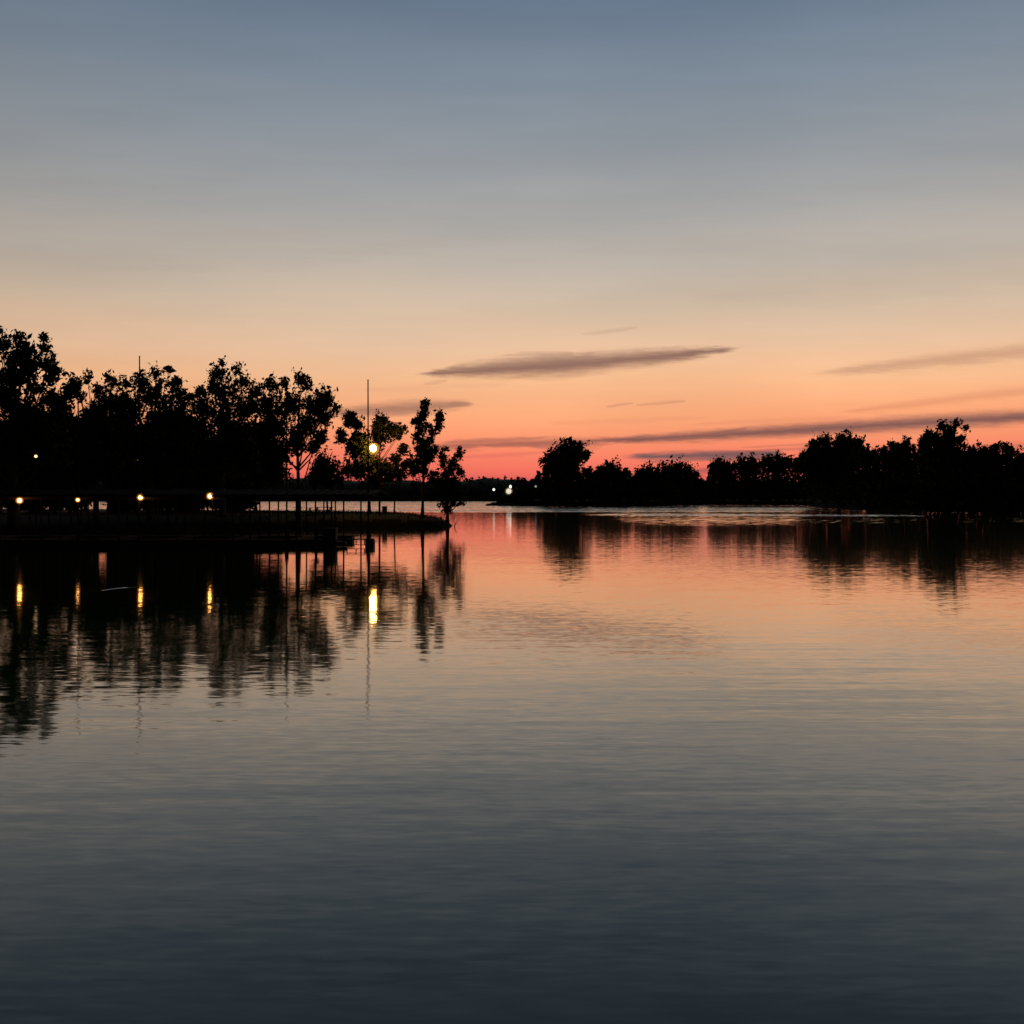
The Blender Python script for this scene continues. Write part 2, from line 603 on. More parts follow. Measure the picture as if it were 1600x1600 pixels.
def shore_d(px): return float(np.interp(px, SHX, SHD))


pxs = np.concatenate([np.arange(757, 1300, 4), np.arange(1300, 2304, 10)])
ts = np.array([-6, -1.5, 0, .7, 2, 5, 10, 20, 45, 90])
hs = np.array([-1.5, -.4, .02, .35, .6, .9, 1.3, 1.6, 1.8, 1.8])
v, f = [], []
for i, px in enumerate(pxs):
    sc = min(1, max(.0, (px - 759) / 30))
    jag = .8 * math.sin(px * .37) + .5 * math.sin(px * .91 + 1)
    for tt, hh in zip(ts, hs):
        D = shore_d(px) + tt * (1 if px > 790 else .35) + jag
        hz = hh * (sc * .8 + .2) if hh > 0 else hh
        if px < 760:
            hz = min(hz, -.3)
        v.append(((px - 800) / F * D, D, hz + .08 * math.sin(px * .8 + tt)))
nt_ = len(ts)
for i in range(len(pxs) - 1):
    for j in range(nt_ - 1):
        f.append((i * nt_ + j, (i + 1) * nt_ + j, (i + 1) * nt_ + j + 1, i * nt_ + j + 1))
sh = mesh_obj('ground', v, f, M_SOIL_SHADE, smooth=True)
sh['kind'] = 'structure'

# far wooded hills across the lake
HT = [(-1600, 745), (-400, 742), (0, 744), (300, 746), (480, 749), (560, 750), (640, 752), (700, 752), (735, 750), (770, 748), (800, 749), (850, 752), (1000, 752), (1400, 750), (2000, 748), (3200, 745)]
hx = np.arange(-1600, 3200, 8.0)
hy = np.interp(hx, [h[0] for h in HT], [h[1] for h in HT])
hD = 690.0
v, f = [], []
prof = [(-3, -.5), (0, .3), (4, 5.0), (12, 9.5), (30, .86), (60, 1.0), (140, .8), (260, .1)]
for i, px in enumerate(hx):
    top = H + (HZ - hy[i]) / F * (hD + 60) + .5 * math.sin(px * .11) + .4 * math.sin(px * .043)
    for dd, hh in prof:
        D = hD + dd
        z = hh if dd < 0 or dd == 0 else (top * hh if dd >= 30 else min(hh, top * .8))
        v.append(((px - 800) / F * D, D, z))
k = len(prof)
for i in range(len(hx) - 1):
    for j in range(k - 1):
        f.append((i * k + j, (i + 1) * k + j, (i + 1) * k + j + 1, i * k + j + 1))
hills = mesh_obj('hills', v, f, M_LEAF_FAR, smooth=True)
hills['kind'] = 'structure'


# ------------------------------------------------------------------ foliage
def leaves(centers, lenm, bias=(.25, 0, .65), wid=.48, spread=1.0, r=rng):
    """rhombic leaf blades at the given points"""
    c = np.asarray(centers)
    m = len(c)
    d = r.normal(size=(m, 3)) * spread + np.array(bias)
    d /= np.linalg.norm(d, axis=1)[:, None] + 1e-9
    s = np.cross(d, r.normal(size=(m, 3)))
    s /= np.linalg.norm(s, axis=1)[:, None] + 1e-9
    L = (lenm * np.clip(np.exp(r.normal(-.08, .36, m)), .4, 2.0))[:, None]
    w = L * wid * r.uniform(.7, 1.2, m)[:, None]
    nrm = np.cross(d, s)
    q = np.empty((m, 4, 3))
    q[:, 0] = c - d * L * .45
    q[:, 1] = c + s * w * .5 + nrm * L * .06
    q[:, 2] = c + d * L * .55
    q[:, 3] = c - s * w * .5 + nrm * L * .06
    return q


def tree(name, px, D, blobs, label, cat='tree', group=None, airy=0, fat=1.06, dens=1.0, leaf=6.0, r0=None, trunk_to=None, mat=M_LEAF, gz=None, deep=1.0, lean=0, wid=.48, upward=.55, fill=True):
    """blobs: (px, py, radius px[, density]) of the leaf masses, measured at the tree's own distance D"""
    s = D / F
    if fill:
        # leaf masses between neighbouring ones, so the crown closes up
        extra = []
        for i, a in enumerate(blobs):
            for c_ in blobs[i + 1:]:
                dd = math.hypot(a[0] - c_[0], a[1] - c_[1])
                if .8 * (a[2] + c_[2]) < dd < 1.7 * (a[2] + c_[2]) and min(a[2], c_[2]) > 7:
                    extra.append(((a[0] + c_[0]) / 2, (a[1] + c_[1]) / 2 + 3, .75 * min(a[2], c_[2]), .8))
        blobs = list(blobs) + extra
    bx = (px - 800) * s
    z0 = (zpark(bx, D) if gz is None else gz) - .12
    root = empty(name, (bx, D, z0), label, cat, group)
    mb = MB()
    pts = []
    airy_top = min(q[1] for q in blobs)
    for q in blobs:
        dep = random.uniform(-1, 1) * deep * s * 22
        pts.append((P(q[0], q[1], D) + Vector((0, dep, 0)), q[2] * s * fat, (q[3] if len(q) > 3 else 1.0) * (1 + airy * (min(1.6, max(.42, .42 + (q[1] - airy_top) / 100.0)) - 1) if airy else 1)))
    # trunk up to a fork near the middle of the crown
    ztop = max(p.z for p, _, _ in pts)
    cx = sum(p.x * r for p, r, _ in pts) / sum(r for _, r, _ in pts)
    if trunk_to is not None:
        cx = (trunk_to - 800) * s
    R0 = r0 * s if r0 else max(.09, (ztop - z0) * .020)
    path, rad = [], []
    hN = 9
    for i in range(hN):
        u = i / (hN - 1)
        path.append(Vector((bx + (cx - bx) * u ** 1.6 + math.sin(u * 5 + px) * .05 * (ztop - z0) * u * .25, D + math.sin(u * 4 + px * .7) * .15 * u, z0 + (ztop - z0) * .86 * u)))
        rad.append(R0 * (1.35 if i == 0 else 1) * (1 - .88 * u) + .01)
    mb.tube(path, rad, 8)
    allc = []
    for p, r, dn in pts:
        # limb from trunk to the blob
        zt = z0 + max(.15 * (ztop - z0), min((p.z - z0) * random.uniform(.45, .68), (ztop - z0) * .8))
        u = (zt - z0) / ((ztop - z0) * .86)
        i = min(hN - 2, int(u * (hN - 1)))
        fr = u * (hN - 1) - i
        a = path[i].lerp(path[i + 1], fr)
        ra = rad[i] * .55
        mid = a.lerp(p, .5) + Vector((random.uniform(-.1, .1) * r, random.uniform(-.2, .2) * r, -.12 * (p - a).length + .1))
        q1 = a.lerp(mid, .5) * .5 + mid.lerp(a, .5) * .5
        mb.tube([a, q1, mid, mid.lerp(p, .6) + Vector((0, 0, .05)), p], [ra, ra * .8, ra * .6, ra * .42, ra * .25 + .004], 5)
        ntw = max(8, int(34 * dens * dn * min(3.2, (r / (12 * s)) ** 1.6)))
        for kx in range(ntw):
            d = Vector((random.gauss(0, 1), random.gauss(0, 1) * deep, random.gauss(upward, .85)))
            d.normalize()
            st_ = p + Vector((random.gauss(0, .3), random.gauss(0, .3), random.gauss(0, .3))) * r
            ln = r * random.uniform(.3, 1.0) * random.uniform(.75, 1.3) * (1.4 if kx % 8 == 0 and airy == 1 else 1.0)
            en = st_ + d * ln + Vector((.16, 0, .16)) * ln
            if kx % 4 == 0:
                mb.tube([p, st_, st_.lerp(en, .55) + Vector((0, 0, -.03 * ln)), en], [ra * .2 + .004, ra * .18 + .004, ra * .12 + .003, .004], 4)
            nl = 11
            tt = np.linspace(.12, 1.05, nl) ** .8
            arr = np.array(st_)[None] + (np.array(en) - np.array(st_))[None] * tt[:, None]
            arr = arr + rng.normal(size=arr.shape) * (leaf * s * .42)
            allc.append(arr)
    mb.build('trunk', M_BARK, root, smooth=True)
    c = np.concatenate(allc)
    quads_obj('crown', leaves(c, leaf * s, wid=wid), mat, root)
    return root


LG = 'park trees on the left bank'
tree('shade_tree', 22, 79, [(8, 545, 16), (40, 532, 8), (20, 563, 20), (46, 552, 14), (66, 548, 8), (71, 530, 4), (56, 577, 18), (76, 572, 11), (96, 581, 8),
                       (18, 598, 22), (88, 596, 9), (12, 632, 26), (82, 628, 14), (30, 660, 32), (70, 668, 26), (-30, 560, 26), (-40, 620, 40), (20, 710, 36), (-30, 700, 40), (75, 712, 24), (45, 604, 10), (5, 520, 6), (106, 602, 9), (112, 618, 12), (100, 645, 16)],
     'tallest tree on the left bank, its open ragged top rising highest at the left edge', group=LG, airy=1, fill=False, upward=.7, leaf=8, dens=.62)
tree('shade_tree', 150, 86, [(122, 601, 10), (139, 590, 8), (167, 589, 8), (181, 604, 12), (152, 614, 12), (127, 622, 8), (176, 638, 22), (140, 668, 26), (108, 664, 16), (120, 700, 26), (170, 690, 28), (160, 730, 26), (108, 735, 26), (150, 648, 16)],
     'low broad tree just right of the tallest tree on the left bank', group=LG, airy=1, fill=False, upward=.7, leaf=6.5, dens=.85)
tree('shade_tree', 236, 90, [(219, 599, 16), (250, 589, 11), (265, 600, 12), (203, 601, 10), (238, 624, 26), (274, 620, 14), (208, 648, 28), (256, 658, 30), (282, 650, 14), (225, 700, 34), (275, 705, 28), (240, 740, 30), (196, 625, 10), (258, 577, 3), (279, 597, 7)],
     'round-topped tree with a thin dock pole rising just past its top', group=LG, airy=1, fill=False, upward=.7, leaf=6.2, dens=.85)
tree('shade_tree', 348, 97, [(344, 591, 14), (365, 578, 9), (328, 602, 13), (309, 613, 10), (374, 597, 15), (394, 614, 12), (350, 618, 26), (312, 640, 20), (380, 642, 24), (341, 658, 26), (302, 676, 26), (369, 688, 24), (330, 716, 30), (385, 720, 24), (400, 640, 10), (352, 570, 4), (290, 622, 7), (340, 585, 8)],
     'tall domed tree in the middle of the left bank trees', group=LG, airy=1, fill=False, upward=.7, leaf=5.8, dens=.85)
tree('shade_tree', 467, 95, [(425, 607, 14), (444, 601, 9), (466, 596, 12), (481, 604, 9), (500, 623, 14), (515, 633, 13), (526, 640, 6), (488, 640, 20), (450, 638, 24), (419, 640, 20), (429, 672, 24), (479, 668, 18), (505, 656, 13), (460, 692, 18), (432, 712, 22), (505, 688, 11), (490, 700, 10), (412, 680, 20), (425, 742, 18), (468, 590, 6)],
     'spreading tree with a dark trunk and red sky showing through its lower right side', group=LG, airy=1, fill=False, upward=.7, leaf=5.8, dens=1.0, r0=4, trunk_to=466)
tree('leafy_shrub', 512, 106, [(505, 722, 15), (520, 737, 13), (498, 745, 13), (512, 752, 12), (528, 752, 10), (495, 728, 9), (485, 752, 10)],
     'low bushy shrub at the right foot of the spreading tree', 'shrub', leaf=5.2, dens=.9)
tree('shade_tree', 577, 104, [(548, 653, 8), (544, 662, 8), (557, 668, 7), (535, 680, 6), (533, 688, 5), (562, 690, 11), (595, 660, 9), (588, 668, 8), (609, 671, 9), (630, 674, 4), (622, 682, 4), (590, 682, 14), (552, 703, 12), (573, 706, 13), (579, 728, 13), (560, 737, 13), (596, 735, 11), (545, 735, 9), (585, 752, 10)],
     'small tree right behind the bright yellow street lamp', group=LG, fat=1.25, leaf=6, dens=1.3, r0=2.6, fill=False)
tree('sapling', 616, 107, [(628, 703, 6), (620, 720, 9), (612, 735, 8), (631, 728, 7), (625, 742, 8), (606, 748, 7)],
     'slim sapling with a thin stem just right of the waste bin', 'tree', leaf=5.5, dens=1.3, fat=1.2, r0=1.2, fill=False)
tree('poplar_tree', 660, 101, [(664, 631, 5), (663, 642, 5), (659, 652, 6), (654, 662, 6), (648, 662, 4), (667, 668, 4), (686, 648, 5), (687, 658, 5), (684, 668, 6), (676, 678, 5), (656, 674, 6), (652, 686, 6), (660, 694, 7), (671, 690, 5), (656, 707, 10), (666, 717, 10), (650, 727, 9), (676, 708, 7), (647, 738, 7), (661, 738, 7)],
     'slender forked tree with two plume-like tips at the tip of the grassy point', 'tree', leaf=5.5, dens=1.2, fat=1.22, r0=2.4, trunk_to=664, deep=.5, upward=.9, fill=False)
tree('waterside_willow', 699, 102, [(693, 703, 4), (690, 716, 6), (691, 726, 6), (718, 706, 5), (715, 714, 5), (708, 724, 8), (719, 735, 6), (722, 742, 5), (700, 742, 12), (688, 756, 10), (676, 748, 8), (709, 757, 9), (698, 768, 12, .9), (682, 772, 9, .8), (712, 775, 9, .7), (690, 788, 9, .6), (706, 790, 10, .55), (718, 786, 7, .5), (699, 798, 8, .5)],
     'bushy willow with feathery drooping skirts on the tip of the point', 'tree', leaf=4.6, dens=1.1, fat=1.2, r0=2.6, deep=.6, fill=False)
# darker trees farther back on the point, filling the gaps
BG = 'dark trees in the second row on the point'
for px, D, bl, lab in [
    (55, 118, [(40, 680, 30), (80, 690, 28), (10, 690, 30), (20, 730, 30), (62, 736, 30), (95, 735, 26), (-30, 720, 40)], 'dark low tree in the second row behind the tallest tree'),
    (170, 122, [(125, 680, 24), (150, 684, 28), (185, 672, 28), (208, 700, 28), (150, 728, 32), (190, 738, 30), (120, 725, 28)], 'dark low tree in the second row behind the low broad tree'),
    (295, 124, [(240, 680, 28), (275, 678, 26), (310, 690, 28), (285, 728, 30), (325, 735, 28), (245, 725, 30)], 'dark low tree in the second row left of the domed tree'),
    (400, 126, [(375, 690, 24), (350, 700, 24), (408, 712, 20), (395, 738, 24), (425, 748, 14), (360, 735, 28)], 'dark low tree in the second row left of the spreading tree')]:
    tree('shade_tree', px, D, bl, lab, group=BG, leaf=7.5, dens=1.6)
# low shrubs behind the dock, hiding most of the far water
SG = 'low shrubs along the back of the park'
shr = [(-30, 60), (18, 58), (62, 58), (108, 54), (202, 50), (255, 52), (300, 50), (352, 48), (374, 30)]
names = ['behind the leftmost dock lamp and left of it', 'directly behind the leftmost dock lamp', 'between the two leftmost dock lamps', 'behind the small second dock lamp', 'left of the third dock lamp', 'right of the third dock lamp',
         'midway between the third and fourth dock lamps', 'right of the fourth dock lamp', 'at the right end of the shrub row']
for (px, hh), nm in zip(shr, names):
    w = 28 if px != 374 else 12
    bl = [(px + dx_ * w / 28, 796 - u_ * hh * random.uniform(.85, 1.1), random.uniform(13, 18) * (1 if w > 20 else .6)) for dx_, u_ in
          ((-24, .25), (-8, .2), (8, .22), (24, .3), (-20, .6), (-2, .62), (16, .58), (-12, .95), (8, 1.0), (24, .85))]
    tree('leafy_shrub', px, 112, bl, 'low dark shrub ' + nm, 'shrub', SG, leaf=6.5, dens=1.5)

# right-hand shore: individual trees above a continuous thicket
RG = 'trees on the wooded right shore'


def rtree(px, blobs, label, dd=14, leaf=5.2, dens=1.25, **k):
    D = shore_d(px) + dd
    tree('shore_tree', px, D, blobs, label, 'tree', RG, dens=dens, leaf=leaf, mat=M_LEAF_FAR, gz=.9, deep=1.0, airy=.55, upward=.6, **k)


rtree(884, [(853, 722, 9), (861, 715, 8), (872, 706, 12), (888, 702, 14), (902, 702, 10), (884, 716, 16), (905, 713, 9), (918, 710, 6), (914, 717, 5), (870, 728, 14), (892, 732, 13), (856, 736, 10), (880, 750, 18)],
      'leaning wide-topped tree standing tallest near the two white lights')
rtree(953, [(940, 738, 10), (955, 731, 11), (966, 738, 9), (950, 748, 13), (978, 742, 7), (930, 745, 9)], 'small round tree right of the leaning wide-topped tree')
rtree(1000, [(998, 742, 9), (1012, 738, 10), (990, 750, 10), (1018, 750, 13)], 'low tree left of the even dome above the first dip')
rtree(1056, [(1040, 735, 10), (1058, 734, 11), (1072, 738, 10), (1082, 748, 8), (1050, 748, 16), (1030, 744, 10)], 'even dome-shaped tree just left of the sky gap in the right shore')
rtree(1126, [(1120, 728, 9), (1132, 728, 8), (1112, 737, 8), (1128, 742, 14), (1142, 730, 8)], 'small tree just right of the sky gap in the right shore')
rtree(1165, [(1160, 724, 10), (1150, 732, 8), (1172, 724, 9), (1164, 738, 14), (1184, 728, 8)], 'rounded tree second right of the sky gap')
rtree(1212, [(1202, 720, 8), (1215, 717, 8), (1228, 722, 8), (1210, 735, 14), (1192, 727, 8), (1236, 728, 7)], 'flat-topped tree left of the big dome tree', dd=10)
rtree(1312, [(1278, 698, 12), (1292, 692, 12), (1310, 692, 13), (1325, 692, 11), (1338, 694, 10), (1350, 702, 10), (1300, 712, 20), (1335, 715, 20), (1265, 714, 13), (1258, 728, 14), (1360, 715, 11), (1308, 738, 24), (1275, 738, 20), (1318, 684, 6)],
      'big broad dome tree, the widest on the right shore', dd=12, dens=1.4)
rtree(1395, [(1386, 698, 7), (1400, 702, 10), (1414, 696, 7), (1420, 690, 5), (1378, 706, 9), (1425, 703, 8), (1395, 720, 16)], 'uneven tree between the big dome tree and the tallest tree')
rtree(1480, [(1468, 669, 6), (1478, 664, 6), (1490, 664, 7), (1460, 680, 9), (1476, 678, 11), (1494, 678, 9), (1448, 690, 10), (1468, 696, 15), (1502, 690, 8, .7), (1512, 699, 7, .7), (1486, 702, 11, .7), (1440, 700, 8), (1520, 706, 7), (1470, 722, 20), (1500, 722, 16), (1505, 670, 4)],
      'tallest tree on the right shore with gaps in its right side', dens=1.1)
rtree(1550, [(1538, 704, 8), (1550, 703, 9), (1566, 705, 8), (1577, 701, 7), (1585, 708, 7), (1545, 718, 14), (1575, 720, 13), (1530, 714, 8)], 'low tree right of the tallest tree on the right shore')
rtree(1612, [(1600, 714, 8), (1612, 706, 12), (1630, 712, 14), (1650, 716, 14), (1680, 705, 18), (1612, 728, 14)], 'low tree cut by the right edge of the photo')


def scatter(name, prof, x0, x1, n, leaf, base_y, Df, dep, mat, lo=1.0):
    xs_, ys_ = [p[0] for p in prof], [p[1] for p in prof]
    c = np.empty((n, 3))
    px = rng.uniform(x0, x1, n)
    D0 = np.array([Df(p) for p in px])
    dp = rng.uniform(0, 1, n)
    D = D0 + dep[0] + (dep[1] - dep[0]) * dp
    top = np.interp(px, xs_, ys_) + 4 * np.sin(px * .23) * .7 + 2.5 * np.sin(px * .61 + 1)
    zt = H + (HZ - top) / F * D0
    zt = zt + 4 * D0 / F
    z = .2 + (zt - .2) * rng.uniform(0, 1, n) ** .75
    # front foliage stays lower: an edge that slopes back
    z = np.minimum(z, .2 + (zt - .2) * np.clip(.35 + dp * 1.1, 0, 1))
    c[:, 0] = (px - 800) / F * D
    c[:, 1] = D
    c[:, 2] = z
    return leaves(c, leaf * np.mean(D0) / F, spread=1.0, bias=(0, 0, .4), wid=.75)


tp = [(775, 786), (800, 758), (815, 750), (830, 754), (842, 742), (860, 728), (915, 732), (945, 738), (1000, 740), (1030, 734), (1080, 741), (1090, 749), (1103, 750), (1110, 735), (1125, 728), (1180, 726), (1240, 720), (1262, 706), (1285, 697), (1345, 700), (1372, 706), (1430, 701), (1450, 696), (1505, 698), (1530, 708), (1600, 709), (2300, 705)]
q = scatter('thicket', tp, 778, 2200, 75000, 6.5, 790, shore_d, (1, 26), M_LEAF_FAR)
tag(quads_obj('thicket', q, M_LEAF_FAR), 'dense dark thicket filling the right shore below the tree tops', 'thicket', kind='stuff')
hp = [(a, b_ - 1) for a, b_ in HT]
q = scatter('woodland', hp, -900, 2300, 26000, 5.0, 783, lambda p: hD, (0, 62), M_LEAF_FAR)
tag(quads_obj('far_woodland', q, M_LEAF_FAR), 'low dark band of distant woodland across the lake', 'woodland', kind='stuff')

# grass along the edge of the point
m = 9000
gx = rng.uniform(-40, -5.6, m)
gy = rng.uniform(96, 118, m)
gz = park_z(gx, gy)
ok = gz > .45
c = np.stack([gx, gy, gz + .08], -1)[ok]
tag(quads_obj('grass', leaves(c, .26, bias=(0, 0, 2.2), wid=.16, spread=.5), M_GRASS), 'short grass on top of the point, lit amber by the street lamp', 'grass', kind='stuff')

# ------------------------------------------------------------------ covered boat dock
DD = 61.0


def X_(px, D=DD): return (px - 800) / F * D


dock = empty('covered_dock', (X_(250), DD + 3, 0), 'long covered boat dock with a low roof and many thin posts along the left shore', 'boat dock')
xl, xr, xd = X_(-170), X_(579), X_(523)
d = MB()
d.box(xl, xd, DD, DD + 1.5, .30, .42)
d.box(xl, xd, DD + 6.6, DD + 7.8, .30, .42)
for sx_ in np.arange(xl, xd - .4, 3.9):
    d.box(sx_, sx_ + .75, DD + 1.5, DD + 6.6, .302, .418)
d.build('deck', M_WOODF, dock)
d = MB()
d.box(xl, xd, DD + .05, DD + 1.4, -.25, .298)
d.box(xl, xd, DD + 6.65, DD + 7.7, -.25, .298)
for sx_ in np.arange(xl, xd - .4, 3.9):
    d.box(sx_ + .05, sx_ + .7, DD + 1.4, DD + 6.65, -.25, .296)
d.build('float', M_DARK, dock)
yr0, yr1, ym = DD - .5, DD + 8.4, DD + 3.95
zr, ze, th = 3.44, 3.14, .16
v = []
for x in (xl - .3, xr + .15):
    for yy, zz in ((yr0, ze), (ym, zr), (yr1, ze)):
        v += [(x, yy, zz), (x, yy, zz - th)]
f = [(0, 2, 8, 6), (2, 4, 10, 8), (1, 7, 9, 3), (3, 9, 11, 5), (0, 6, 7, 1), (4, 5, 11, 10), (0, 1, 3, 2), (2, 3, 5, 4), (6, 8, 9, 7), (8, 10, 11, 9)]
roof = mesh_obj('roof', v, f, M_ROOF, dock)
d = MB()
for sx_ in np.arange(xl, xr, .6):
    for a, c_ in ((yr0, ym), (ym, yr1)):
        za, zc = (ze, zr) if a == yr0 else (zr, ze)
        d.tube([(sx_, a + .02, za + .02), (sx_, c_ - .02, zc + .02)], .025, 4)
d.build('roof_seam', M_ROOF, roof)
d = MB()
for yy in (DD + .12, DD + 2.6, DD + 5.2, DD + 7.6):
    zz = ze + (zr - ze) * (1 - abs(yy - ym) / (ym - yr0)) - th
    d.box(xl, xr, yy - .05, yy + .05, zz - .2, zz - .004)
d.build('roof_beam', M_WOODF, dock)
# posts: rows in depth, seen as one close-set colonnade
PX = [390.5, 406, 421, 435, 463, 479, 493, 506, 518, 524, 537, 564]
k_ = 377.0
while k_ > -150:
    PX.append(k_)
    k_ -= random.choice((11.5, 13, 14, 15.5, 17))
post0 = None
rowy = [DD + .12, DD + 7.6, DD + .12, DD + 7.0]
for i, px in enumerate(sorted(PX)):
    yy = rowy[i % 4]
    if px > 530:
        yy = DD + (.12 if px < 550 else 1.2)
    zz = ze + (zr - ze) * (1 - abs(yy - ym) / (ym - yr0)) - th
    if post0 is None:
        post0 = MB().tube([(X_(px, yy), yy, -.6), (X_(px, yy), yy, ze - th + .05)], .048, 8).build('post', M_WOODF, dock)
        x_first, y_first = X_(px, yy), yy
    else:
        c_ = post0.copy()
        COL.objects.link(c_)
        c_.parent = dock
        c_.location = (X_(px, yy) - x_first, yy - y_first, 0)
# storage box at the end of the dock, power pedestal
bx = empty('dock_box', (X_(515), DD + .5, .42), 'dark storage box standing on the right end of the covered dock', 'storage box')
d = MB().box(X_(505.5), X_(524), DD + .06, DD + .8, .421, 1.02)
d.build('body', M_DARK, bx)
v = []
for x in (X_(504.8), X_(524.7)):
    v += [(x, DD + .02, 1.021), (x, DD + .84, 1.021), (x, DD + .84, 1.16), (x, DD + .02, 1.07)]
mesh_obj('lid', v, [(0, 1, 2, 3), (4, 7, 6, 5), (0, 4, 5, 1), (1, 5, 6, 2), (2, 6, 7, 3), (3, 7, 4, 0)], M_DARK, bx)
pd_ = empty('power_pedestal', (X_(493.5), DD + .25, .42), 'small dark round-headed power pedestal standing on the dock deck', 'pedestal')
MB().tube([(X_(493.5), DD + .25, .42), (X_(493.5), DD + .25, .72)], .05).build('stem', M_DARK, pd_)
MB().ball((X_(493.5), DD + .25, .86), .19, sc=(1, .7, .9)).build('head', M_DARK, pd_, True)

# finger pier right of the dock
fp = empty('finger_pier', (X_(555), DD + .4, 0), 'narrow low pier running right from the end of the covered dock', 'pier')
d = MB()
for i in range(22):
    a = X_(528) + i * (X_(582) - X_(528)) / 22
    d.box(a + .008, a + .085, DD + .1, DD + .95, .42, .46)
d.build('plank', M_WOODF, fp)
d = MB()
d.box(X_(524.5), X_(539), DD + .12, DD + .9, .06, .30)
d.build('float', M_DARK, fp)
d = MB().box(X_(570), X_(583), DD + .12, DD + .9, -.1, .41)
d.build('float', M_DARK, fp)
MB().box(X_(539), X_(570), DD + .14, DD + .22, .10, .14).build('stringer', M_WOODF, fp)
for px in (541, 555, 568):
    MB().box(X_(px), X_(px) + .05, DD + .15, DD + .21, .14, .42).build('strut', M_WOODF, fp)

# tall thin spud poles that hold the dock
SP = 'tall thin poles standing along the dock'
for (pb, ptp, top, yy, lab) in [(575.5, 575, 594, DD + 1.35, 'tall thin pole at the right end of the dock, rising beside the yellow street lamp'),
                              (218, 218, 557, DD - .25, 'tall thin pole by the third dock lamp, its tip above the trees'),
                              (122.5, 122, 592, DD - .25, 'tall thin pole by the small second dock lamp, lost against the trees'),
                              (448, 448, 606, DD - .25, 'tall thin pole left of the dark trunk, its tip among the spreading tree leaves')]:
    b0, t0 = P(pb, 800, yy), P(ptp, top, yy)
    r_ = empty('dock_pole', (b0.x, yy, 0), lab, 'pole', SP)
    MB().tube([(b0.x, yy, -3.9), (b0.x, yy, 2.0), (b0.x + .4 * (t0.x - b0.x), yy, 5.0), t0], [.05, .05, .047, .036], 8).build('shaft', M_STEEL, r_)
    MB().tube([(b0.x, yy, -.3), (b0.x, yy, .55), (b0.x, yy, .9)], [.12, .12, .11], 10).build('sleeve', M_STEEL, r_)
    MB().ball(t0, .045, 8, 6).build('cap', M_STEEL, r_)


# ------------------------------------------------------------------ lamps
def dock_lamp(px, py, rb, bulb, label):
    yy = DD - .42
    c = P(px, py, yy)
    r_ = empty('dock_lamp', (c.x, yy, c.z), label, 'lamp', 'warm lamps hanging under the dock roof')
    MB().ball(c, rb, 12, 8).build('bulb', bulb, r_, True)
    MB().ball(c, rb * 1.75, 16, 10).build('lamp_glass', M_GLASS, r_, True)
    MB().tube([(c.x, yy, c.z + rb * 1.3), (c.x, yy, 2.985)], .014, 6).build('stem', M_DARK, r_)
    MB().lathe((c.x, yy, c.z + rb * 1.2), [(rb * 1.1, 0), (rb * .5, .06), (.02, .08)]).build('cap', M_DARK, r_)


dock_lamp(30.5, 782, .12, M_BULB, 'leftmost warm lamp hanging under the dock roof')
dock_lamp(121.5, 781, .085, M_BULB_DIM, 'smallest and dimmest warm lamp under the dock roof')
dock_lamp(219.5, 777, .12, M_BULB, 'bright warm lamp under the dock roof, below the tree with the pole')
dock_lamp(328, 775, .125, M_BULB, 'rightmost warm lamp under the dock roof, below the domed tree')

# street lamp on the point
D = 101.5
c = P(583, 700.5, D)
pxz = P(593, 800, D)
r_ = empty('street_lamp', (pxz.x, D, zpark(pxz.x, D)), 'tall street lamp with a bright yellow head on the grassy point', 'street lamp')
MB().tube([(pxz.x, D, zpark(pxz.x, D) - .2), (pxz.x, D, c.z - .6), (pxz.x, D, c.z + .35)], [.11, .08, .06], 10).build('pole', M_STEEL, r_)
MB().tube([(pxz.x, D, c.z + .3), (c.x + .3, D, c.z + .62), (c.x, D, c.z + .55)], [.045, .04, .04], 8).build('arm', M_STEEL, r_)
MB().ball(c, .31, 16, 10, (1, 1, 1.1)).build('bulb', M_BULB_BIG, r_, True)
MB().ball(c, .58, 18, 12).build('lamp_glass', M_GLASS_BIG, r_, True)
MB().lathe((c.x, D, c.z + .5), [(.34, 0), (.22, .1), (.06, .16)]).build('cap', M_DARK, r_)

# park lamp among the left trees
D = 77.0
c = P(56, 713, D - 4.6)
D = D - 4.6
r_ = empty('park_lamp', (c.x, D, 0), 'small pale lamp on a pole among the leaves at far left, above the dock roof', 'lamp')
MB().tube([(c.x, D, -1.0), (c.x, D, c.z - .1)], [.07, .05], 8).build('pole', M_STEEL, r_)
MB().ball(c, .11, 12, 8).build('bulb', M_BULB_PALE, r_, True)
MB().lathe((c.x, D, c.z + .12), [(.2, 0), (.12, .07), (.03, .1)]).build('shade', M_DARK, r_)

